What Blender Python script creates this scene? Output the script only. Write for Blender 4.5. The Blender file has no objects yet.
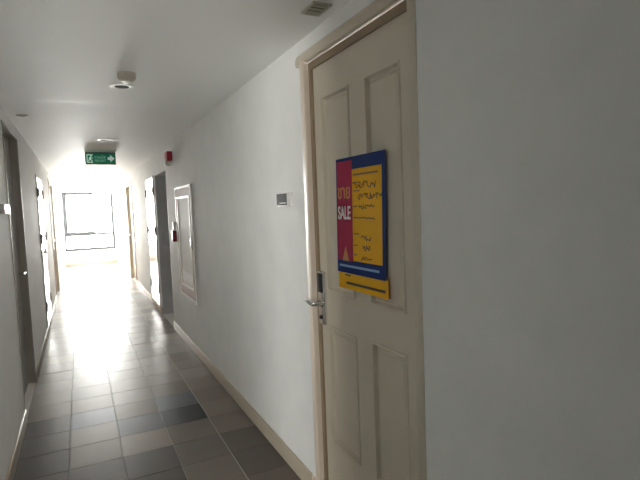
import bpy, bmesh, math, random
from mathutils import Vector, Matrix

random.seed(11)
scene = bpy.context.scene
COL = scene.collection
PI = math.pi

# ------------------------------------------------------------------ camera
cam_data = bpy.data.cameras.new('camera')
cam = bpy.data.objects.new('camera', cam_data)
COL.objects.link(cam)
cam_data.sensor_fit = 'HORIZONTAL'
cam_data.sensor_width = 36.0
cam_data.lens = 490.0 * 36.0 / 640.0
cam_data.clip_start = 0.02
CR = Vector((0.8963732, -0.44163419, -0.03839703))
CU = Vector((0.06516211, 0.04559012, 0.9968327))
CF = Vector((0.43848488, 0.89603615, -0.06964358))
cam.matrix_world = Matrix(((CR.x, CU.x, -CF.x, 0.0), (CR.y, CU.y, -CF.y, 0.0),
                           (CR.z, CU.z, -CF.z, 1.5), (0, 0, 0, 1)))
scene.camera = cam

# ------------------------------------------------------------------ world, light, exposure
SKY = 84.0
world = bpy.data.worlds.new('overcast_sky')
scene.world = world
world.use_nodes = True
wn = world.node_tree
bg = wn.nodes['Background']
bg.inputs['Color'].default_value = (1.0, 0.97, 0.935, 1)
bg.inputs['Strength'].default_value = SKY

XL, XR, H, YE, YB = -0.446, 1.016, 2.30, 16.4, -7.0
LOB = (0.60, 2.75, -5.0, 3.0, -3.2)   # unseen side lobby added for fill light: opening y0, y1; room y0, y1; its window wall x
LW = (-4.7, -1.3, 0.7, 2.0)              # added fill window y0, y1, z0, z1

# daylight sampling guides in the end window and the added fill window (portals emit nothing themselves)
def portal(name, x, y, z, sx, sz, facing):
    d = bpy.data.lights.new(name, 'AREA')
    d.shape = 'RECTANGLE'
    d.size, d.size_y = sx, sz
    d.cycles.is_portal = True
    o = bpy.data.objects.new(name, d)
    COL.objects.link(o)
    o.location = (x, y, z)
    o.rotation_euler = (PI / 2 * facing, 0, 0)
    return o
portal('window_portal', 0.28, YE + 0.02, 1.30, 1.36, 1.74, -1)
lp = portal('fill_window_portal', LOB[4] - 0.02, (LW[0] + LW[1]) / 2, (LW[2] + LW[3]) / 2, LW[1] - LW[0], LW[3] - LW[2], 1)
lp.rotation_euler = (PI / 2, 0, -PI / 2)
scene.view_settings.view_transform = 'Standard'
scene.view_settings.look = 'None'
scene.view_settings.gamma = 1.0
scene.view_settings.use_curve_mapping = False
scene.view_settings.exposure = 0.0
# a long pale corridor lives on light that bounces many times
scene.cycles.max_bounces = 24
scene.cycles.diffuse_bounces = 20
scene.cycles.glossy_bounces = 6
scene.cycles.sample_clamp_indirect = 0.0

# ------------------------------------------------------------------ materials
def mat(name, color, rough=0.5, metallic=0.0, spec=0.5, noise=0.0, nscale=8.0, bump=0.0, bscale=200.0, emis=None, estr=0.0):
    m = bpy.data.materials.new(name)
    m.use_nodes = True
    nt = m.node_tree
    b = nt.nodes['Principled BSDF']
    b.inputs['Base Color'].default_value = (*color, 1)
    b.inputs['Roughness'].default_value = rough
    b.inputs['Metallic'].default_value = metallic
    b.inputs['Specular IOR Level'].default_value = spec
    tc = nt.nodes.new('ShaderNodeTexCoord')
    if noise > 0:
        n = nt.nodes.new('ShaderNodeTexNoise')
        n.inputs['Scale'].default_value = nscale
        n.inputs['Detail'].default_value = 5
        nt.links.new(tc.outputs['Object'], n.inputs['Vector'])
        mx = nt.nodes.new('ShaderNodeMix')
        mx.data_type = 'RGBA'
        mx.inputs[6].default_value = (*[c * (1 - noise) for c in color], 1)
        mx.inputs[7].default_value = (*[min(1, c * (1 + noise)) for c in color], 1)
        nt.links.new(n.outputs['Fac'], mx.inputs[0])
        nt.links.new(mx.outputs[2], b.inputs['Base Color'])
    if bump > 0:
        n2 = nt.nodes.new('ShaderNodeTexNoise')
        n2.inputs['Scale'].default_value = bscale
        n2.inputs['Detail'].default_value = 3
        nt.links.new(tc.outputs['Object'], n2.inputs['Vector'])
        bp = nt.nodes.new('ShaderNodeBump')
        bp.inputs['Strength'].default_value = bump
        bp.inputs['Distance'].default_value = 0.0012
        nt.links.new(n2.outputs['Fac'], bp.inputs['Height'])
        nt.links.new(bp.outputs['Normal'], b.inputs['Normal'])
    if emis:
        b.inputs['Emission Color'].default_value = (*emis, 1)
        b.inputs['Emission Strength'].default_value = estr
    return m

M_wall = mat('painted_plaster', (0.86, 0.86, 0.85), 0.72, spec=0.2, noise=0.07, nscale=5.0, bump=0.35, bscale=90)
M_ceil = mat('ceiling_paint', (0.89, 0.89, 0.88), 0.6, spec=0.4, noise=0.02, nscale=2.0)
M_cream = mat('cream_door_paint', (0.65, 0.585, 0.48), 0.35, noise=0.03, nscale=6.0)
M_casing = mat('cream_casing_lit', (0.78, 0.67, 0.57), 0.35)  # lightened: window light on the far upright is put into the colour
M_head = mat('cream_head_less_lit', (0.64, 0.57, 0.46), 0.4)  # duller copy of the casing cream, for the less lit head
M_base = mat('cream_skirting', (0.52, 0.45, 0.36), 0.4, noise=0.06, nscale=10)
M_stop = mat('brown_rebate', (0.30, 0.22, 0.14), 0.5)  # darker brown for the strip round the leaf
M_fill_lobby = mat('fill_lobby_grey', (0.42, 0.42, 0.42), 0.8, spec=0.2, noise=0.05, nscale=3.0)  # grey keeps bounce from the added lobby low
M_white = mat('white_plastic', (0.78, 0.77, 0.74), 0.35)
M_enamel = mat('white_enamel', (0.74, 0.72, 0.69), 0.10)
M_greydoor = mat('grey_steel_paint', (0.10, 0.10, 0.105), 0.45)
M_jambgrey = mat('grey_frame_paint', (0.72, 0.73, 0.76), 0.45)
M_leafgrey = mat('taupe_door_paint', (0.40, 0.40, 0.40), 0.4)
M_frame = mat('grey_beige_frame_paint', (0.50, 0.465, 0.42), 0.4)
M_steel = mat('brushed_steel', (0.78, 0.77, 0.75), 0.25, metallic=1.0)
M_dark = mat('dark_plastic', (0.025, 0.026, 0.03), 0.25)
M_screen = mat('display_panel', (0.05, 0.05, 0.06), 0.2)
M_blue = mat('poster_blue', (0.004, 0.028, 0.17), 0.45, spec=0.12)
M_yellow = mat('poster_yellow', (0.80, 0.42, 0.008), 0.45, spec=0.12, noise=0.06, nscale=5)
M_red = mat('poster_red', (0.45, 0.03, 0.085), 0.45, spec=0.12)
M_orange = mat('print_orange', (0.62, 0.26, 0.07), 0.4)
M_ink = mat('marker_ink', (0.045, 0.04, 0.02), 0.5)
M_print = mat('printed_brown', (0.25, 0.12, 0.02), 0.5)
M_lightblue = mat('print_pale_blue', (0.22, 0.38, 0.62), 0.4)
M_pwhite = mat('print_white', (0.85, 0.83, 0.82), 0.4)
M_alarm = mat('alarm_red', (0.42, 0.012, 0.03), 0.3)
M_plum = mat('call_point_red', (0.30, 0.02, 0.055), 0.35)
M_lens = mat('strobe_lens', (0.85, 0.84, 0.82), 0.08)
M_signgreen = mat('sign_green', (0.015, 0.26, 0.15), 0.35, emis=(0.012, 0.16, 0.09), estr=0.25)
M_signpale = mat('sign_pale_green', (0.30, 0.72, 0.52), 0.35, emis=(0.25, 0.6, 0.43), estr=0.25)
M_signwhite = mat('sign_white', (0.80, 0.92, 0.85), 0.35, emis=(0.6, 0.85, 0.72), estr=0.35)
M_signcase = mat('sign_casing', (0.05, 0.06, 0.05), 0.4)
M_alu = mat('grey_aluminium', (0.05, 0.052, 0.056), 0.5)
M_hinge = mat('hinge_grey', (0.25, 0.25, 0.25), 0.4)
M_pink = mat('pinkish_white_paint', (0.74, 0.64, 0.61), 0.6, spec=0.2)
M_pane = mat('frosted_pane', (0.80, 0.78, 0.73), 0.6, spec=0.2)
M_lamp = mat('lamp_interior', (0.02, 0.02, 0.02), 0.7, spec=0.1)
M_chrome = mat('white_reflector_ring', (0.85, 0.84, 0.82), 0.3)
M_grout = mat('grout', (0.55, 0.53, 0.50), 0.7, noise=0.1, nscale=20)
M_paperedge = mat('paper', (0.72, 0.70, 0.66), 0.5)
M_det = mat('aged_ivory_plastic', (0.50, 0.45, 0.38), 0.4)
M_vent = mat('dusty_vent_paint', (0.50, 0.47, 0.38), 0.5)
M_ventdark = mat('vent_recess', (0.03, 0.028, 0.02), 0.7)
M_bluebadge = mat('blue_cover', (0.03, 0.05, 0.22), 0.3)

def floor_material():
    m = bpy.data.materials.new('glazed_grey_tile')
    m.use_nodes = True
    nt = m.node_tree
    b = nt.nodes['Principled BSDF']
    b.inputs['Specular IOR Level'].default_value = 0.10
    at = nt.nodes.new('ShaderNodeAttribute')
    at.attribute_name = 'tile_tone'
    tc = nt.nodes.new('ShaderNodeTexCoord')
    n = nt.nodes.new('ShaderNodeTexNoise')
    n.inputs['Scale'].default_value = 9
    n.inputs['Detail'].default_value = 6
    nt.links.new(tc.outputs['Object'], n.inputs['Vector'])
    mx = nt.nodes.new('ShaderNodeMix')
    mx.data_type = 'RGBA'
    mx.blend_type = 'MULTIPLY'
    mx.inputs[0].default_value = 0.18
    nt.links.new(at.outputs['Color'], mx.inputs[6])
    nt.links.new(n.outputs['Color'], mx.inputs[7])
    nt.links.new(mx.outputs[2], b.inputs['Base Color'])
    mr = nt.nodes.new('ShaderNodeMapRange')
    mr.inputs['From Min'].default_value = 0.3
    mr.inputs['From Max'].default_value = 0.7
    mr.inputs['To Min'].default_value = 0.33
    mr.inputs['To Max'].default_value = 0.38
    nt.links.new(n.outputs['Fac'], mr.inputs['Value'])
    nt.links.new(mr.outputs['Result'], b.inputs['Roughness'])
    return m
M_tile = floor_material()

def glass_material(name, tint):
    m = bpy.data.materials.new(name)
    m.use_nodes = True
    nt = m.node_tree
    nt.nodes.clear()
    out = nt.nodes.new('ShaderNodeOutputMaterial')
    tr = nt.nodes.new('ShaderNodeBsdfTransparent')
    tr.inputs['Color'].default_value = (*tint, 1)
    gl = nt.nodes.new('ShaderNodeBsdfGlossy')
    gl.inputs['Roughness'].default_value = 0.02
    fr = nt.nodes.new('ShaderNodeFresnel')
    fr.inputs['IOR'].default_value = 1.3
    mx = nt.nodes.new('ShaderNodeMixShader')
    nt.links.new(fr.outputs['Fac'], mx.inputs[0])
    nt.links.new(tr.outputs[0], mx.inputs[1])
    nt.links.new(gl.outputs[0], mx.inputs[2])
    nt.links.new(mx.outputs[0], out.inputs['Surface'])
    return m
M_glass = glass_material('window_glass', (0.96, 0.975, 0.97))
M_tint = glass_material('fill_window_glass', (0.895, 0.91, 0.90))  # glass of the added fill window

# ------------------------------------------------------------------ helpers
def box(bm, x0, x1, y0, y1, z0, z1, bevel=0.0, seg=2):
    g = bmesh.ops.create_cube(bm, size=1.0)
    vs = g['verts']
    for v in vs:
        v.co = Vector(((x0 + x1) / 2 + v.co.x * (x1 - x0), (y0 + y1) / 2 + v.co.y * (y1 - y0), (z0 + z1) / 2 + v.co.z * (z1 - z0)))
    if bevel > 0:
        es = list({e for v in vs for e in v.link_edges})
        bmesh.ops.bevel(bm, geom=es, offset=bevel, segments=seg, affect='EDGES', profile=0.5)
    return vs

def boxes(*args, bevel=0.0):
    bm = bmesh.new()
    for a in args:
        box(bm, *a, bevel=bevel)
    return bm

def prism(bm, poly, mapf, d0, d1):
    """Extrude polygon poly [(u,v)] between depths d0, d1 with mapf(u, v, d) -> xyz."""
    a = [bm.verts.new(mapf(u, v, d0)) for u, v in poly]
    b = [bm.verts.new(mapf(u, v, d1)) for u, v in poly]
    n = len(poly)
    bm.faces.new(a)
    bm.faces.new(b[::-1])
    for i in range(n):
        bm.faces.new((a[i], b[i], b[(i + 1) % n], a[(i + 1) % n]))

def lathe(bm, prof, cx, cy, seg=40, axis='z', closed=False):
    """prof: [(r, h)], turned about a vertical axis (or x axis for axis='x': cx is y, cy is z)."""
    rings = []
    for r, h in prof:
        ring = []
        for i in range(seg):
            a = 2 * PI * i / seg
            if axis == 'z':
                p = (cx + r * math.cos(a), cy + r * math.sin(a), h)
            else:
                p = (h, cx + r * math.cos(a), cy + r * math.sin(a))
            ring.append(bm.verts.new(p))
        rings.append(ring)
    for k in range(len(rings) - 1):
        for i in range(seg):
            bm.faces.new((rings[k][i], rings[k][(i + 1) % seg], rings[k + 1][(i + 1) % seg], rings[k + 1][i]))
    if prof[0][0] > 1e-6:
        bm.faces.new(rings[0])
    if prof[-1][0] > 1e-6:
        bm.faces.new(rings[-1][::-1])

def tube(bm, pts, r, seg=10):
    pts = [Vector(p) for p in pts]
    rings = []
    for i, p in enumerate(pts):
        t = (pts[min(i + 1, len(pts) - 1)] - pts[max(i - 1, 0)]).normalized()
        ref = Vector((0, 0, 1)) if abs(t.z) < 0.9 else Vector((1, 0, 0))
        a = t.cross(ref).normalized()
        b = t.cross(a)
        rr = r[i] if isinstance(r, (list, tuple)) else r
        rings.append([bm.verts.new(p + a * rr * math.cos(2 * PI * k / seg) + b * rr * math.sin(2 * PI * k / seg)) for k in range(seg)])
    for k in range(len(rings) - 1):
        for i in range(seg):
            bm.faces.new((rings[k][i], rings[k][(i + 1) % seg], rings[k + 1][(i + 1) % seg], rings[k + 1][i]))
    bm.faces.new(rings[0][::-1])
    bm.faces.new(rings[-1])

def obj(name, bm, material, parent=None, smooth=False, label=None):
    bmesh.ops.recalc_face_normals(bm, faces=bm.faces[:])
    me = bpy.data.meshes.new(name)
    bm.to_mesh(me)
    bm.free()
    o = bpy.data.objects.new(name, me)
    COL.objects.link(o)
    me.materials.append(material)
    if smooth:
        for p in me.polygons:
            p.use_smooth = True
        me.set_sharp_from_angle(angle=math.radians(35))
    if parent is not None:
        w = Vector((0, 0, 0))
        q = parent
        while q is not None:
            w += q.location
            q = q.parent
        for v in me.vertices:
            v.co -= w
        o.parent = parent
    if label:
        o['label'] = label
    return o

def tag(o, label, cat, group=None, kind=None):
    o['label'] = label
    o['category'] = cat
    if group:
        o['group'] = group
    if kind:
        o['kind'] = kind
    return o

def empty(name, loc, label, cat, group=None, kind=None):
    o = bpy.data.objects.new(name, None)
    COL.objects.link(o)
    o.empty_display_size = 0.05
    o.location = loc
    return tag(o, label, cat, group, kind)

def copy_tree(o, parent=None):
    c = o.copy()
    COL.objects.link(c)
    if parent is not None:
        c.parent = parent
    for ch in list(o.children):
        copy_tree(ch, c)
    return c

def text_bm(body, size, place, extrude=0.0006, sx=1.0, width=None, bold=0.0):
    """Letters as a mesh; place(u, v, d) -> xyz, u to the reader's right, v up, d towards the reader."""
    cu = bpy.data.curves.new('lettering_curve', 'FONT')
    cu.body = body
    cu.size = size
    cu.extrude = extrude
    cu.offset = bold
    cu.align_x = 'CENTER'
    cu.align_y = 'CENTER'
    o = bpy.data.objects.new('lettering_curve', cu)
    COL.objects.link(o)
    bpy.context.view_layer.update()
    dg = bpy.context.evaluated_depsgraph_get()
    me = bpy.data.meshes.new_from_object(o.evaluated_get(dg))
    bpy.data.objects.remove(o)
    bpy.data.curves.remove(cu)
    bm = bmesh.new()
    bm.from_mesh(me)
    bpy.data.meshes.remove(me)
    if len(bm.verts):
        us = [v.co.x for v in bm.verts]
        w = max(us) - min(us)
        if width and w > 1e-5:
            sx = width / w
        mid = (max(us) + min(us)) / 2
        vs_ = [v.co.y for v in bm.verts]
        vm = (max(vs_) + min(vs_)) / 2
        for v in bm.verts:
            v.co = Vector(place((v.co.x - mid) * sx, v.co.y - vm, v.co.z + extrude))
    return bm

def structure(name, bm, material, parent=None, label=None, cat=None, smooth=False):
    o = obj(name, bm, material, parent, smooth)
    o['kind'] = 'structure'
    if label:
        o['label'] = label
        o['category'] = cat
    return o

# ------------------------------------------------------------------ room shell
# openings
D1 = (1.316, 2.148, 2.176)          # panelled door, right wall
D2 = (6.42, 7.40, 2.03)             # dark recess, right wall
D4 = (10.90, 12.05, 2.10)           # far cream door, right wall
LOBD = (LOB[0], LOB[1], 2.15)  # opening to the added fill lobby
D5 = (4.12, 5.07, 2.19)             # near door, left wall
D6 = (9.95, 11.0, 2.10)             # far cream door, left wall
WT = 0.22

def wall_with_openings(x0, x1, ops):
    bm = bmesh.new()
    y = YB
    for a, b, top in sorted(ops):
        box(bm, x0, x1, y, a, 0, H)
        box(bm, x0, x1, a, b, top, H)
        y = b
    box(bm, x0, x1, y, YE + 0.2, 0, H)
    return bm
structure('wall_right', wall_with_openings(XR, XR + WT, [D1, D2, D4]), M_wall, None, 'pale grey plaster corridor wall holding the panelled cream door', 'wall')
structure('wall_left', wall_with_openings(XL - WT, XL, [LOBD, D5, D6]), M_wall, None, 'pale grey plaster corridor wall opposite the panelled door', 'wall')

WX0, WX1, WZ0, WZ1 = -0.41, 0.972, 0.425, 2.18
structure('wall_end', boxes((XL, WX0, YE, YE + 0.2, 0, H), (WX1, XR, YE, YE + 0.2, 0, H), (WX0, WX1, YE, YE + 0.2, 0, WZ0), (WX0, WX1, YE, YE + 0.2, WZ1, H)), M_wall, None, 'white end wall around the bright window', 'wall')
structure('wall_back', boxes((XL, XR, YB - 0.2, YB, 0, H)), M_wall)
# unseen lobby and window, added to bring fill light into the near corridor
lx = XL - WT
structure('wall_fill_lobby', boxes((LOB[4], lx, LOB[2] - 0.2, LOB[2], 0, H), (LOB[4], lx, LOB[3], LOB[3] + 0.2, 0, H),
    (LOB[4] - 0.2, LOB[4], LOB[2] - 0.2, LW[0], 0, H), (LOB[4] - 0.2, LOB[4], LW[1], LOB[3] + 0.2, 0, H),
    (LOB[4] - 0.2, LOB[4], LW[0], LW[1], 0, LW[2]), (LOB[4] - 0.2, LOB[4], LW[0], LW[1], LW[3], H)), M_fill_lobby)
structure('floor_fill_lobby', boxes((LOB[4] - 0.2, lx, LOB[2] - 0.2, LOB[3] + 0.2, -0.10, -0.001)), M_fill_lobby)
structure('ceiling_fill_lobby', boxes((LOB[4] - 0.2, lx, LOB[2] - 0.2, LOB[3] + 0.2, H, H + 0.12)), M_fill_lobby)
structure('fill_window', boxes((LOB[4] - 0.10, LOB[4] - 0.09, LW[0], LW[1], LW[2], LW[3])), M_tint)  # added window that lets in the fill light

# ceiling: boards 1.2 m long whose faces sag a little between the joints
def ceiling_bm():
    bm = bmesh.new()
    ys = []
    b0 = 3.93 - 1.2 * 10
    k = 0
    while b0 + 1.2 * k < YE + 0.3:
        s = b0 + 1.2 * k
        amp = random.uniform(0.0009, 0.0024) if s > 3.5 else 0.0
        tilt = random.choice((-0.0004, 0.0004)) if s > 3.5 else 0.0
        for i in range(13):
            t = i / 12
            y = s + 0.002 + t * 1.197
            ys.append((y, H - amp * math.sin(PI * t) - tilt * (t - 0.5)))
        k += 1
    ys = [p for p in ys if YB - 0.2 <= p[0] <= YE + 0.2]
    rows = []
    for y, z in ys:
        rows.append([bm.verts.new((XL - WT + (XR - XL + 2 * WT) * i / 4, y, z)) for i in range(5)])
    top = [[bm.verts.new((XL - WT + (XR - XL + 2 * WT) * i / 4, ys[j][0], H + 0.12)) for i in (0, 4)] for j in (0, -1)]
    for a, b in zip(rows, rows[1:]):
        for i in range(4):
            bm.faces.new((a[i], a[i + 1], b[i + 1], b[i]))
    bm.faces.new((top[0][0], top[0][1], top[1][1], top[1][0]))
    bm.faces.new([top[0][0], top[0][1]] + rows[0][::-1])
    bm.faces.new([top[1][0], top[1][1]] + rows[-1][::-1])
    for side in (0, 1):
        i = 0 if side == 0 else 4
        bm.faces.new([r[i] for r in rows] + [top[1][side], top[0][side]])
    return bm
structure('ceiling', ceiling_bm(), M_ceil, None, 'off-white board ceiling with cross joints', 'ceiling', smooth=True)

# floor: glazed 30 cm tiles on a grout bed, each with its own tone and lie; near rows darkened for light falloff
def floor_obj():
    bm = bmesh.new()
    lay = bm.loops.layers.color.new('tile_tone')
    xs = [-0.446, -0.148, 0.152, 0.452, 0.752, 1.016]
    y = 3.185 - 0.3 * 34
    r = 0
    while y < YE:
        for c in range(5):
            x0, x1 = xs[c], xs[c + 1]
            gl = 0.001
            gr = 0.003 if c == 3 else 0.001
            zc = random.uniform(-0.0005, 0.0005)
            tx, ty = random.uniform(-0.0016, 0.0016), random.uniform(-0.0028, 0.0028)
            tone = random.choice([1.0, 1.0, 1.04, 0.94, 1.06, 0.86]) * random.uniform(0.94, 1.06)
            col = [0.56 * tone, 0.52 * tone, 0.485 * tone]
            if y < 3.1: col = [q * (0.62 if c < 3 else 0.85) for q in col]  # near rows dimmed: light falloff painted into the tile colour
            elif c == 0 and y < 3.9: col = [q * 0.68 for q in col]  # left column toned darker here
            elif random.random() < 0.06:
                col = [0.43 * tone, 0.44 * tone, 0.46 * tone]
            if abs(y - 3.485) < 0.02 and c == 3:
                col = [0.15, 0.15, 0.155]
            if abs(y - 3.785) < 0.02 and c == 1:
                col = [0.50, 0.53, 0.58]
            ya, yb = y + 0.0012, y + 0.2988
            if yb > YE: yb = YE
            cx, cy = (x0 + x1) / 2, y + 0.15
            def P(px, py, dz):
                return bm.verts.new((px, py, dz + zc + tx * (px - cx) + ty * (py - cy)))
            e = 0.0012
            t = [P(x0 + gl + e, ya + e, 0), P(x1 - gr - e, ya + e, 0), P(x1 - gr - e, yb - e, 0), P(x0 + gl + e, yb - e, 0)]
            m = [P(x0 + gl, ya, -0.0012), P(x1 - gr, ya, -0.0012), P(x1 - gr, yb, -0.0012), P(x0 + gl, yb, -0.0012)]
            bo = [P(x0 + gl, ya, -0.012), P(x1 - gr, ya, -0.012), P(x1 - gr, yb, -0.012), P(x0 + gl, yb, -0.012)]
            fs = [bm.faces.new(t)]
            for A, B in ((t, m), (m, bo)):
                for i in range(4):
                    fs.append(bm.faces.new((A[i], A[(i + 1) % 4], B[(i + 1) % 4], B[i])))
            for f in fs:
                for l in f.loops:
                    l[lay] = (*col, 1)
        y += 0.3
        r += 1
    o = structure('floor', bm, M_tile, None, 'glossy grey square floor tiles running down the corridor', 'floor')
    bed = bmesh.new()
    box(bed, XL - WT, XR + WT, YB - 0.2, YE + 0.2, -0.10, -0.0017)
    g = obj('grout_bed', bed, M_grout, o)
    g['kind'] = 'structure'
    return o
floor_obj()

# skirting boards
def skirting(name, x0, x1, runs):
    bm = bmesh.new()
    for a, b in runs:
        box(bm, x0, x1, a, b, -0.002, 0.098, bevel=0.004)
    return structure(name, bm, M_base, None, smooth=True)
skirting('baseboard_right', XR - 0.012, XR + 0.001, [(YB, 1.312), (2.272, D2[0]), (D2[1], D4[0] - 0.06), (D4[1] + 0.06, YE)])
skirting('baseboard_left', XL - 0.001, XL + 0.012, [(YB, LOB[0]), (LOB[1], D5[0]), (D5[1], D6[0] - 0.06), (D6[1] + 0.06, YE)])
structure('baseboard_end', boxes((XL + 0.012, XR - 0.012, YE - 0.012, YE + 0.001, -0.002, 0.09), bevel=0.004), M_base)

# ------------------------------------------------------------------ end window
win = empty('window_1', ((WX0 + WX1) / 2, YE + 0.06, WZ0), 'bright grey-framed corridor window in the end wall', 'window', kind='structure')
ZT = 0.904
obj('window_frame', boxes((WX0, WX0 + 0.05, YE + 0.02, YE + 0.10, WZ0, WZ1), (WX1 - 0.07, WX1, YE + 0.02, YE + 0.10, WZ0, WZ1),
    (WX0 + 0.05, WX1 - 0.07, YE + 0.02, YE + 0.10, WZ0, WZ0 + 0.075), (WX0 + 0.05, WX1 - 0.07, YE + 0.02, YE + 0.10, WZ1 - 0.035, WZ1)), M_alu, win)
obj('transom', boxes((WX0 + 0.05, WX1 - 0.07, YE + 0.03, YE + 0.09, ZT - 0.04, ZT + 0.04)), M_alu, win)
sash = obj('sliding_sash', boxes((WX0 + 0.05, WX0 + 0.11, YE + 0.035, YE + 0.065, ZT + 0.018, WZ1 - 0.035),
    (WX0 + 0.11, 0.44, YE + 0.035, YE + 0.065, ZT + 0.018, ZT + 0.09), (WX0 + 0.11, 0.44, YE + 0.035, YE + 0.065, WZ1 - 0.085, WZ1 - 0.035)), M_alu, win)
obj('glass_pane', boxes((WX0 + 0.05, WX1 - 0.07, YE + 0.070, YE + 0.076, WZ0 + 0.03, WZ1 - 0.035)), M_glass, win)

# ------------------------------------------------------------------ panelled door (right wall, near)
def panel_leaf(bm, xf, xb, y0, y1, z0, z1, panels, side=-1):
    """Door leaf whose face at xf is cut by raised-and-fielded panels. side=-1: face looks to -x."""
    ys = sorted({y0, y1} | {p[0] for p in panels} | {p[1] for p in panels})
    zs = sorted({z0, z1} | {p[2] for p in panels} | {p[3] for p in panels})
    V = {}
    def gv(y, z):
        if (y, z) not in V:
            V[(y, z)] = bm.verts.new((xf, y, z))
        return V[(y, z)]
    for ya, yb in zip(ys, ys[1:]):
        for za, zb in zip(zs, zs[1:]):
            cy, cz = (ya + yb) / 2, (za + zb) / 2
            if any(p[0] < cy < p[1] and p[2] < cz < p[3] for p in panels):
                continue
            bm.faces.new((gv(ya, za), gv(yb, za), gv(yb, zb), gv(ya, zb)))
    prof = [(0.0, 0.0), (0.002, -0.006), (0.009, -0.007), (0.014, 0.012), (0.022, 0.014), (0.036, 0.005)]
    for a, b, c, d in panels:
        loops = []
        for ins, dep in prof:
            x = xf - side * dep
            loops.append([bm.verts.new((x, a + ins, c + ins)), bm.verts.new((x, b - ins, c + ins)), bm.verts.new((x, b - ins, d - ins)), bm.verts.new((x, a + ins, d - ins))])
        for A, B in zip(loops, loops[1:]):
            for i in range(4):
                bm.faces.new((A[i], A[(i + 1) % 4], B[(i + 1) % 4], B[i]))
        bm.faces.new(loops[-1])
    # sides and back
    f = [(xf, y0, z0), (xf, y1, z0), (xf, y1, z1), (xf, y0, z1)]
    k = [(xb, y0, z0), (xb, y1, z0), (xb, y1, z1), (xb, y0, z1)]
    F = [bm.verts.new(p) for p in f]
    K = [bm.verts.new(p) for p in k]
    bm.faces.new(K)
    for i in range(4):
        bm.faces.new((F[i], F[(i + 1) % 4], K[(i + 1) % 4], K[i]))
    bmesh.ops.remove_doubles(bm, verts=bm.verts[:], dist=1e-5)

LX = 1.032
door1 = empty('door_1', (LX, 1.74, 0), 'cream panelled door with a yellow and blue sale poster', 'door', kind='structure')
bm = bmesh.new()
panel_leaf(bm, LX, LX + 0.045, 1.345, 2.139, 0.006, 2.160,
           [(1.425, 1.660, 1.10, 1.995), (1.785, 2.038, 1.10, 1.995), (1.425, 1.660, 0.365, 0.95), (1.785, 2.038, 0.365, 0.935)])
obj('door_leaf', bm, M_cream, door1, label='cream leaf with four moulded panels')
# casing: profile swells towards the opening; the far upright has a rounded slope to the window side
def casing_upright(bm, ya, yb, z0, z1, inner_high):
    # cross-section in (y, x): from outer edge to inner edge
    if inner_high:   # far upright: inner edge is ya
        prof = [(yb, XR + 0.002), (yb, XR - 0.002), (yb - 0.02, XR - 0.010), (yb - 0.05, XR - 0.0205), (ya + 0.014, XR - 0.027), (ya + 0.005, XR - 0.0275), (ya, XR - 0.022), (ya, LX + 0.03), (yb, LX + 0.03)]
    else:
        prof = [(ya, XR + 0.002), (ya, XR - 0.002), (ya + 0.012, XR - 0.009), (yb - 0.006, XR - 0.014), (yb, XR - 0.010), (yb, LX + 0.03), (ya, LX + 0.03)]
    prism(bm, prof, lambda u, v, d: (v, u, d), z0, z1)
bm = bmesh.new()
casing_upright(bm, 2.139, 2.230, 0.0, 2.186, True)
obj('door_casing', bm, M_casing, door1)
bm = bmesh.new()
casing_upright(bm, 1.312, 1.345, 0.0, 2.186, False)
obj('door_casing', bm, M_cream, door1)  # less lit near upright takes the darker cream
bm = bmesh.new()
prism(bm, [(2.178, LX + 0.03), (2.178, XR - 0.012), (2.183, XR - 0.017), (2.208, XR - 0.016), (2.226, XR - 0.010), (2.234, XR - 0.003), (2.234, LX + 0.03)], lambda u, v, d: (v, d, u), 1.285, 2.244)
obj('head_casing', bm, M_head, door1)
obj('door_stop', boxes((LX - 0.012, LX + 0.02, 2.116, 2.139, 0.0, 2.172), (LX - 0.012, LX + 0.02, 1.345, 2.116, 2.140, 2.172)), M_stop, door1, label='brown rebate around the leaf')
obj('threshold_stop', boxes((XR - 0.018, XR + 0.002, 2.232, 2.248, 0.0, 0.10), bevel=0.003), M_casing, door1)

# lock: back plate with reader window, lever and cylinder
plate = obj('lock_plate', boxes((LX - 0.014, LX + 0.004, 2.062, 2.130, 0.930, 1.188), bevel=0.006), M_steel, door1, smooth=True, label='steel lock plate')
obj('card_reader', boxes((LX - 0.020, LX - 0.012, 2.072, 2.120, 1.085, 1.178), bevel=0.004), M_dark, plate, smooth=True, label='dark reader window')
bm = bmesh.new()
tube(bm, [(LX - 0.010, 2.085, 1.035), (LX - 0.045, 2.085, 1.035), (LX - 0.058, 2.092, 1.036), (LX - 0.062, 2.108, 1.038), (LX - 0.061, 2.135, 1.041), (LX - 0.058, 2.165, 1.045)], [0.015, 0.013, 0.0125, 0.0125, 0.012, 0.011], seg=14)
obj('lever_handle', bm, M_steel, plate, smooth=True)
bm = bmesh.new()
lathe(bm, [(0.020, LX - 0.006), (0.020, LX - 0.018), (0.016, LX - 0.021), (0.0, LX - 0.021)], 2.090, 1.035, 24, 'x')
obj('lever_rose', bm, M_steel, plate, smooth=True)
bm = bmesh.new()
lathe(bm, [(0.010, LX - 0.010), (0.010, LX - 0.020), (0.007, LX - 0.022), (0.0, LX - 0.022)], 2.096, 0.965, 20, 'x')
obj('key_cylinder', bm, M_dark, plate, smooth=True)

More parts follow.
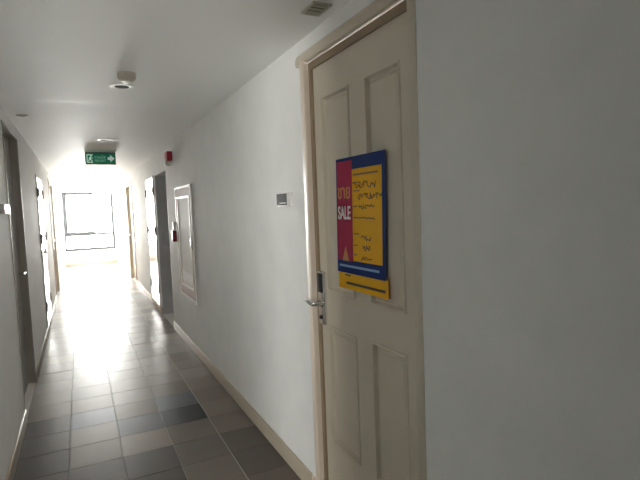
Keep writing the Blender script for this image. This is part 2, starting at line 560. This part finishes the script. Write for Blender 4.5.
# ------------------------------------------------------------------ other doors
def flush_door(name, x_wall, s, y0, y1, top, depth, leaf_mat, frame_mat, label, casing=0.0, cas_mat=None, beading=0.0):
    """s=+1: wall on the right (room at smaller x)."""
    root = empty(name, (x_wall + s * depth, (y0 + y1) / 2, 0), label, 'door', kind='structure')
    X = lambda d: x_wall + s * d
    def bx(bm, d0, d1, *r, bevel=0.0):
        a, b = sorted((X(d0), X(d1)))
        box(bm, a, b, *r, bevel=bevel)
    bm = bmesh.new()
    bx(bm, depth, depth + 0.045, y0 + 0.012, y1 - 0.012, 0.004, top - 0.012)
    leaf = obj('door_leaf', bm, leaf_mat, root)
    bm = bmesh.new()
    bx(bm, -beading, WT, y0, y0 + 0.012, 0, top)
    bx(bm, -beading, WT, y1 - 0.012, y1, 0, top)
    bx(bm, -beading, WT, y0 + 0.012, y1 - 0.012, top - 0.012, top)
    obj('door_frame', bm, frame_mat, root)
    if casing:
        bm = bmesh.new()
        bx(bm, -0.018, 0.002, y0 - casing, y0, 0, top + casing, bevel=0.004)
        bx(bm, -0.018, 0.002, y1, y1 + casing, 0, top + casing, bevel=0.004)
        bx(bm, -0.018, 0.002, y0, y1, top, top + casing, bevel=0.004)
        obj('door_casing', bm, cas_mat, root)
    return root, leaf

r2, _ = flush_door('door_2', XR, 1, *D2[:2], D2[2], 0.165, M_greydoor, M_jambgrey, 'dark grey door set deep in the wall past the white cabinet')
bm = bmesh.new()
tube(bm, [(XR + 0.165, 7.20, 1.02), (XR + 0.085, 7.20, 1.02), (XR + 0.078, 7.19, 1.02), (XR + 0.078, 7.09, 1.02)], 0.010)
obj('lever_handle', bm, M_steel, r2, smooth=True)
r4, _ = flush_door('door_3', XR, 1, *D4[:2], D4[2], 0.05, M_cream, M_cream, 'far cream door nearest the window, on the panelled door side', 0.07, M_casing)
r5, _ = flush_door('door_4', XL, -1, *D5[:2], D5[2], 0.055, M_leafgrey, M_frame, 'taupe door beside the blue and white wall box', beading=0.006)
bm = bmesh.new()
tube(bm, [(XL - 0.055, 4.92, 1.02), (XL - 0.012, 4.92, 1.02), (XL - 0.004, 4.915, 1.02), (XL, 4.90, 1.02), (XL, 4.80, 1.02)], [0.011, 0.010, 0.010, 0.010, 0.009])
obj('lever_handle', bm, M_steel, r5, smooth=True)
r6, _ = flush_door('door_5', XL, -1, *D6[:2], D6[2], 0.05, M_cream, M_cream, 'far cream door nearest the window, opposite the panelled door side', 0.07, M_casing)
for root, x, s, y in ((r4, XR + 0.05, -1, 11.85), (r6, XL - 0.05, 1, 10.80)):
    bm = bmesh.new()
    tube(bm, [(x, y, 1.02), (x + s * 0.045, y, 1.02), (x + s * 0.05, y - 0.01, 1.02), (x + s * 0.05, y - 0.11, 1.02)], 0.009)
    obj('lever_handle', bm, M_steel, root, smooth=True)

# service doors: pairs of white enamel leaves, hinged on both outer sides
def service(name, x, s, y0, y1, z0, z1, label):
    """s: direction into the room."""
    root = empty(name, (x, (y0 + y1) / 2, z0), label, 'door', kind='structure')
    def bx(bm, d0, d1, *r, bevel=0.0):
        a, b = sorted((x + s * d0, x + s * d1))
        box(bm, a, b, *r, bevel=bevel)
    ym = (y0 + y1) / 2
    bm = bmesh.new()
    bx(bm, -0.002, 0.010, y0 - 0.02, y0, z0, z1 + 0.02)
    bx(bm, -0.002, 0.010, y1, y1 + 0.02, z0, z1 + 0.02)
    bx(bm, -0.002, 0.010, y0, y1, z1, z1 + 0.02)
    obj('door_frame', bm, M_wall, root)
    for a, b, hy in ((y0 + 0.002, ym - 0.002, y0), (ym + 0.002, y1 - 0.002, y1)):
        bm = bmesh.new()
        bx(bm, -0.002, 0.012, a, b, z0, z1, bevel=0.002)
        leaf = obj('door_leaf', bm, M_enamel, root)
        for zh in (0.36, 1.22, 1.80):
            bm = bmesh.new()
            bx(bm, 0.008, 0.014, hy - 0.035, hy + 0.035, zh - 0.055, zh + 0.055)
            lathe_pts = [(x + s * 0.018, hy, zh - 0.06), (x + s * 0.018, hy, zh + 0.06)]
            tube(bm, lathe_pts, 0.008)
            obj('hinge', bm, M_hinge, leaf)
    bm = bmesh.new()
    bx(bm, 0.010, 0.030, ym + 0.03, ym + 0.05, 1.0, 1.1, bevel=0.004)
    obj('pull_handle', bm, M_steel, root)
service('door_6', XR, -1, 7.56, 8.42, 0.10, 2.02, 'white glossy pair of service doors past the dark grey door')
service('door_7', XL, 1, 7.03, 7.93, 0.10, 2.00, 'white glossy pair of service doors past the taupe door')

# ------------------------------------------------------------------ sale poster on the panelled door
PX = LX - 0.0090            # back of the sheet: it spans the proud mouldings of the panels
po = empty('sale_poster', (PX, 1.72, 1.13), 'yellow blue and red sale poster taped to the cream door', 'poster')
PK = PX / 1.03
def ps(y, z):
    return (y + (1.698 - z) * 0.034) * PK, 1.5 + (z - 1.5) * PK
def pl(y_c, z_c, d0=0.0):
    return lambda u, v, d: (PX - 0.0012 - d0 - d, *ps(y_c - u, z_c + v))
def flat(poly, d0, d1):
    bm = bmesh.new()
    prism(bm, poly, lambda u, v, d: (PX - d, *ps(u, v)), d0, d1)
    return bm
def rect(y0, y1, z0, z1):
    return [(y0, z0), (y1, z0), (y1, z1), (y0, z1)]
obj('blue_sheet', flat(rect(1.530, 1.914, 1.205, 1.698), 0.0, 0.0012), M_blue, po)
obj('lower_strip', flat(rect(1.516, 1.905, 1.135, 1.212), -0.0010, 0.0004), M_yellow, po, label='yellow strip below the blue band')
obj('yellow_panel', flat(rect(1.552, 1.795, 1.262, 1.646), 0.0012, 0.0016), M_yellow, po)
obj('red_ribbon', flat([(1.775, 1.685), (1.905, 1.685), (1.905, 1.258), (1.868, 1.258), (1.838, 1.326), (1.808, 1.258), (1.775, 1.258)], 0.0012, 0.0021), M_red, po)
obj('ribbon_notch', flat([(1.868, 1.258), (1.838, 1.324), (1.808, 1.258)], 0.0012, 0.0018), M_orange, po)
obj('thai_lettering', text_bm('ขาย', 0.085, pl(1.845, 1.550, 0.0009), width=0.105, bold=0.0012), M_orange, po, label='orange Thai word for sell')
obj('sale_lettering', text_bm('SALE', 0.078, pl(1.845, 1.466, 0.0009), width=0.108, bold=0.0020), M_pwhite, po, label='white word on the red ribbon')
def dash(bm, y0, y1, z, h, d0=0.0016):
    prism(bm, rect(y0, y1, z - h / 2, z + h / 2), lambda u, v, d: (PX - d, *ps(u, v)), d0, d0 + 0.0003)
for z, w, h in ((1.622, 0.19, 0.008), (1.590, 0.06, 0.005), (1.556, 0.055, 0.005), (1.492, 0.03, 0.005), (1.445, 0.03, 0.005), (1.378, 0.045, 0.005), (1.330, 0.03, 0.005), (1.290, 0.025, 0.005)):
    bm = bmesh.new()
    dash(bm, 1.768 - w, 1.768, z, h)
    obj('printed_line', bm, M_print, po)
# marker writing: small looping strokes, row by row (too blurred in the photo to read)
rnd = random.Random(5)
def scrawl(bm, y0, y1, z, h, n):
    pts = []
    for i in range(n + 1):
        t = i / n
        pts.append(((y0 + (y1 - y0) * t) + rnd.uniform(-0.006, 0.006), z + rnd.uniform(-0.5, 0.5) * h))
    for (a, b), (c, d) in zip(pts, pts[1:]):
        L = math.hypot(c - a, d - b)
        if L < 1e-4:
            continue
        nx, nz = -(d - b) / L * 0.0019, (c - a) / L * 0.0019
        prism(bm, [(a + nx, b + nz), (c + nx, d + nz), (c - nx, d - nz), (a - nx, b - nz)], lambda u, v, dd: (PX - dd, *ps(u, v)), 0.0016, 0.0020)
for row in ((1.765, 1.590, 1.578, 0.030, 30), (1.735, 1.555, 1.530, 0.028, 30), (1.715, 1.605, 1.488, 0.024, 20), (1.745, 1.600, 1.442, 0.010, 10),
            (1.705, 1.630, 1.366, 0.026, 13), (1.700, 1.635, 1.322, 0.026, 13), (1.705, 1.630, 1.279, 0.020, 13)):
    bm = bmesh.new()
    scrawl(bm, *row)
    obj('marker_writing', bm, M_ink, po)
bm = bmesh.new()
dash(bm, 1.575, 1.895, 1.236, 0.010, 0.0012)
obj('band_text_line', bm, M_lightblue, po)
bm = bmesh.new()
dash(bm, 1.535, 1.840, 1.162, 0.011, 0.0004)
dash(bm, 1.800, 1.850, 1.196, 0.007, 0.0004)
obj('strip_text_line', bm, M_ink, po)

# ------------------------------------------------------------------ wall boxes beside the doors
def wall_box(x, s, y0, y1, z0, z1, depth, dark_far, label, dark, group=None):
    root = empty('wall_control_panel', (x, (y0 + y1) / 2, z0), label, 'control panel', group)
    def bx(bm, d0, d1, *r, bevel=0.0):
        a, b = sorted((x + s * d0, x + s * d1))
        box(bm, a, b, *r, bevel=bevel)
    bm = bmesh.new()
    bx(bm, 0.0, depth, y0, y1, z0, z1, bevel=0.004)
    obj('housing', bm, M_white, root, smooth=True)
    split = y0 + (y1 - y0) * 0.24
    bm = bmesh.new()
    if dark_far:
        bx(bm, depth - 0.002, depth + 0.002, split, y1 - 0.006, z0 + 0.008, z1 - 0.004)
    else:
        bx(bm, depth - 0.002, depth + 0.002, y0 + 0.006, y1 - (y1 - y0) * 0.35, z0 + 0.008, z1 - 0.006)
    obj('display', bm, dark, root)
    if dark_far:
        bm = bmesh.new()
        bx(bm, depth + 0.001, depth + 0.004, split + 0.012, y1 - 0.05, z0 + 0.017, z0 + 0.023)
        obj('indicator_bar', bm, M_white, root)
    return root
wall_box(XR, -1, 2.372, 2.565, 1.502, 1.577, 0.020, True, 'small dark and white control box beside the panelled cream door', M_screen)
wall_box(XL, 1, 3.66, 3.95, 1.525, 1.59, 0.03, False, 'small blue and white control box beside the taupe door', M_bluebadge)

# ------------------------------------------------------------------ fire hose cabinet
cab = empty('fire_hose_cabinet', (XR, 5.36, 0.555), 'tall white-framed wall cabinet with pale pane beside red call point', 'cabinet')
y0, y1, z0, z1 = 4.93, 5.775, 0.560, 1.762
iy0, iy1, iz0, iz1 = 5.015, 5.665, 0.675, 1.655
bm = bmesh.new()
for q in ((y0, iy0, z0, z1), (iy1, y1, z0, z1), (iy0, iy1, z0, iz0), (iy0, iy1, iz1, z1)):
    box(bm, XR - 0.010, XR + 0.001, *q)
obj('frame', bm, M_pink, cab, label='pinkish frame with white edges')
bm = bmesh.new()
for q in ((y0 - 0.004, y0 + 0.010, z0 - 0.004, z1 + 0.004), (y1 - 0.016, y1 + 0.004, z0 - 0.004, z1 + 0.004), (y0 + 0.016, y1 - 0.016, z0 - 0.004, z0 + 0.016), (y0 + 0.016, y1 - 0.016, z1 - 0.016, z1 + 0.004)):
    box(bm, XR - 0.014, XR + 0.001, *q)
obj('outer_bead', bm, M_white, cab)
pane = obj('door_panel', boxes((XR - 0.008, XR + 0.001, iy0, iy1, iz0, iz1)), M_pane, cab)
obj('inner_bead', boxes((XR - 0.015, XR - 0.008, iy0, iy0 + 0.02, iz0, iz1), (XR - 0.015, XR - 0.008, iy1 - 0.02, iy1, iz0, iz1),
    (XR - 0.015, XR - 0.008, iy0 + 0.02, iy1 - 0.02, iz0, iz0 + 0.02), (XR - 0.015, XR - 0.008, iy0 + 0.02, iy1 - 0.02, iz1 - 0.02, iz1)), M_white, pane)
obj('reflection_band', boxes((XR - 0.0095, XR - 0.007, iy0 + 0.03, iy1 - 0.03, 0.745, 0.835)), M_pwhite, pane, label='reflection painted as a white band low on the pane')  # bright reflection in the pane, painted as a flat band
bm = bmesh.new()
box(bm, XR - 0.028, XR - 0.008, iy0 - 0.06, iy0 - 0.03, 1.12, 1.22, bevel=0.004)
obj('latch', bm, M_steel, cab, smooth=True)

# call point beside the cabinet
cp = empty('fire_alarm_call_point', (XR, 5.96, 1.14), 'small red fire alarm call point beside the white-framed cabinet', 'fire alarm')
obj('housing', boxes((XR - 0.042, XR + 0.001, 5.885, 5.985, 1.145, 1.275), bevel=0.006), M_plum, cp, smooth=True)
obj('break_glass', boxes((XR - 0.044, XR - 0.040, 5.90, 5.97, 1.18, 1.225)), M_pwhite, cp)
obj('notice_plate', boxes((XR - 0.030, XR + 0.001, 5.90, 5.965, 1.285, 1.375), bevel=0.003), M_white, cp, label='white plate above the red box')

# sounder high on the wall
sd = empty('fire_alarm_sounder', (XR, 5.98, 2.07), 'red alarm sounder with white lens high above the white-framed cabinet', 'fire alarm')
obj('housing', boxes((XR - 0.06, XR + 0.001, 5.87, 6.08, 2.085, 2.195), bevel=0.008), M_alarm, sd, smooth=True)
bm = bmesh.new()
lathe(bm, [(0.045, XR - 0.004), (0.045, XR - 0.035), (0.038, XR - 0.060), (0.020, XR - 0.068), (0.0, XR - 0.069)], 6.02, 2.085, 24, 'x')
obj('strobe_lens', bm, M_lens, sd, smooth=True)

# ------------------------------------------------------------------ exit sign
SY = 7.0
ex = empty('exit_sign', (0.305, SY, H), 'green running man fire exit sign hung from the ceiling', 'exit sign')
obj('casing', boxes((0.124, 0.486, SY, SY + 0.035, 2.140, 2.300), bevel=0.003), M_signcase, ex)
obj('green_face', boxes((0.131, 0.479, SY - 0.002, SY + 0.004, 2.150, 2.290)), M_signgreen, ex)
def sp(u, v, d):
    return (0.305 + u, SY - 0.002 - d, 2.220 + v)
def sprism(polys, d0=0.0, d1=0.0015):
    bm = bmesh.new()
    for p in polys:
        prism(bm, p, sp, d0, d1)
    return bm
obj('arrow', sprism([[(0.084, 0.016), (0.114, 0.016), (0.114, 0.048), (0.166, 0.0), (0.114, -0.048), (0.114, -0.016), (0.084, -0.016)]]), M_signwhite, ex)
# pictogram: white doorway with a green figure running out of it
obj('doorway', sprism([[(-0.165, -0.055), (-0.092, -0.055), (-0.092, -0.042), (-0.152, -0.042), (-0.152, 0.040), (-0.090, 0.040), (-0.090, 0.053), (-0.165, 0.053)]]), M_signwhite, ex)
def limb(a, b, w):
    L = math.hypot(b[0] - a[0], b[1] - a[1])
    nx, ny = -(b[1] - a[1]) / L * w, (b[0] - a[0]) / L * w
    return [(a[0] + nx, a[1] + ny), (b[0] + nx, b[1] + ny), (b[0] - nx, b[1] - ny), (a[0] - nx, a[1] - ny)]
head = [(-0.112 + 0.010 * math.cos(k * PI / 6), 0.030 + 0.010 * math.sin(k * PI / 6)) for k in range(12)]
obj('running_figure', sprism([head, limb((-0.118, 0.016), (-0.128, -0.014), 0.009), limb((-0.114, 0.012), (-0.092, 0.000), 0.004), limb((-0.120, 0.012), (-0.140, 0.002), 0.004),
     limb((-0.126, -0.012), (-0.104, -0.024), 0.0055), limb((-0.104, -0.022), (-0.100, -0.042), 0.0045), limb((-0.130, -0.012), (-0.146, -0.034), 0.0055)], 0.0, 0.002), M_signwhite, ex)
obj('thai_lettering', text_bm('ทางหนีไฟ', 0.050, lambda u, v, d: sp(u - 0.005, v + 0.020, d), width=0.130, bold=0.0006), M_signpale, ex)
obj('english_lettering', text_bm('FIRE EXIT', 0.042, lambda u, v, d: sp(u - 0.005, v - 0.028, d), width=0.130, bold=0.0008), M_signpale, ex)

# ------------------------------------------------------------------ ceiling fittings
def downlight(x, y, r, label, group=None, lampmat=None):
    root = empty('recessed_downlight', (x, y, H), label, 'ceiling light', group)
    bm = bmesh.new()
    lathe(bm, [(r * 0.98, H + 0.003), (r, H - 0.003), (r * 0.95, H - 0.007), (r * 0.66, H - 0.0085), (r * 0.62, H - 0.007), (r * 0.62, H + 0.003)], x, y, 40)
    obj('trim_ring', bm, M_chrome, root, smooth=True)
    bm = bmesh.new()
    lathe(bm, [(r * 0.60, H + 0.001), (r * 0.60, H - 0.0075), (r * 0.35, H - 0.0085), (0, H - 0.009)], x, y, 32)
    obj('lamp', bm, lampmat or M_lamp, root, smooth=True)
    return root
dl = downlight(0.297, 3.355, 0.072, 'round white downlight with dark lamp beside the near smoke detector')
for (x, y), lab in (((0.300, 5.80), 'round white downlight just before the green exit sign'),
                    ((0.313, 15.76), 'farthest round downlight close to the end window')):
    c = copy_tree(dl)
    c.location = (x, y, H)
    c['label'] = lab
downlight(-0.345, 4.545, 0.044, lampmat=M_lens, label='small white round fitting near the taupe door head')

def detector(x, y, label):
    root = empty('smoke_detector', (x, y, H), label, 'smoke detector')
    bm = bmesh.new()
    lathe(bm, [(0.050, H + 0.003), (0.050, H - 0.024), (0.047, H - 0.027)], x, y, 40)
    obj('mounting_base', bm, M_det, root, smooth=True)
    bm = bmesh.new()
    lathe(bm, [(0.049, H - 0.027), (0.047, H - 0.034), (0.034, H - 0.045), (0.020, H - 0.048)], x, y, 40)
    obj('body', bm, M_det, root, smooth=True)
    bm = bmesh.new()
    lathe(bm, [(0.020, H - 0.048), (0.018, H - 0.054), (0.011, H - 0.057), (0, H - 0.058)], x, y, 28)
    obj('sensor_cap', bm, M_white, root, smooth=True)
    return root
det = detector(0.300, 3.05, 'ivory smoke detector nearest the panelled door, in front of a downlight')
c = copy_tree(det)
c.location = (0.296, 13.36, H)
c['label'] = 'tiny far smoke detector on the ceiling before the end window'

vent = empty('ceiling_vent', (0.922, 1.83, H), 'small dusty louvred grille in the ceiling above the door head', 'vent')
vx0, vx1, vy0, vy1 = 0.878, 0.962, 1.770, 1.893
bm = bmesh.new()
box(bm, vx0, vx0 + 0.010, vy0, vy1, H - 0.008, H + 0.003, bevel=0.002)
box(bm, vx1 - 0.010, vx1, vy0, vy1, H - 0.008, H + 0.003, bevel=0.002)
box(bm, vx0 + 0.010, vx1 - 0.010, vy0, vy0 + 0.010, H - 0.008, H + 0.003, bevel=0.002)
box(bm, vx0 + 0.010, vx1 - 0.010, vy1 - 0.010, vy1, H - 0.008, H + 0.003, bevel=0.002)
obj('frame', bm, M_vent, vent)
obj('backing', boxes((vx0 + 0.008, vx1 - 0.008, vy0 + 0.008, vy1 - 0.008, H - 0.003, H + 0.002)), M_ventdark, vent)
for k in range(3):
    yy = vy0 + 0.028 + k * 0.033
    bm = bmesh.new()
    prism(bm, [(yy - 0.006, H - 0.0032), (yy + 0.005, H - 0.0100), (yy + 0.007, H - 0.0085), (yy - 0.005, H - 0.0018)], lambda u, v, d: (d, u, v), vx0 + 0.010, vx1 - 0.010)
    obj('slat', bm, M_vent, vent)

# repeats of one kind share a group
for o in scene.objects:
    if o.parent is None and o.name.split('.')[0] in ('recessed_downlight', 'smoke_detector', 'wall_control_panel'):
        o['group'] = {'recessed_downlight': 'corridor downlights', 'smoke_detector': 'ceiling smoke detectors', 'wall_control_panel': 'control boxes beside the doors'}[o.name.split('.')[0]]
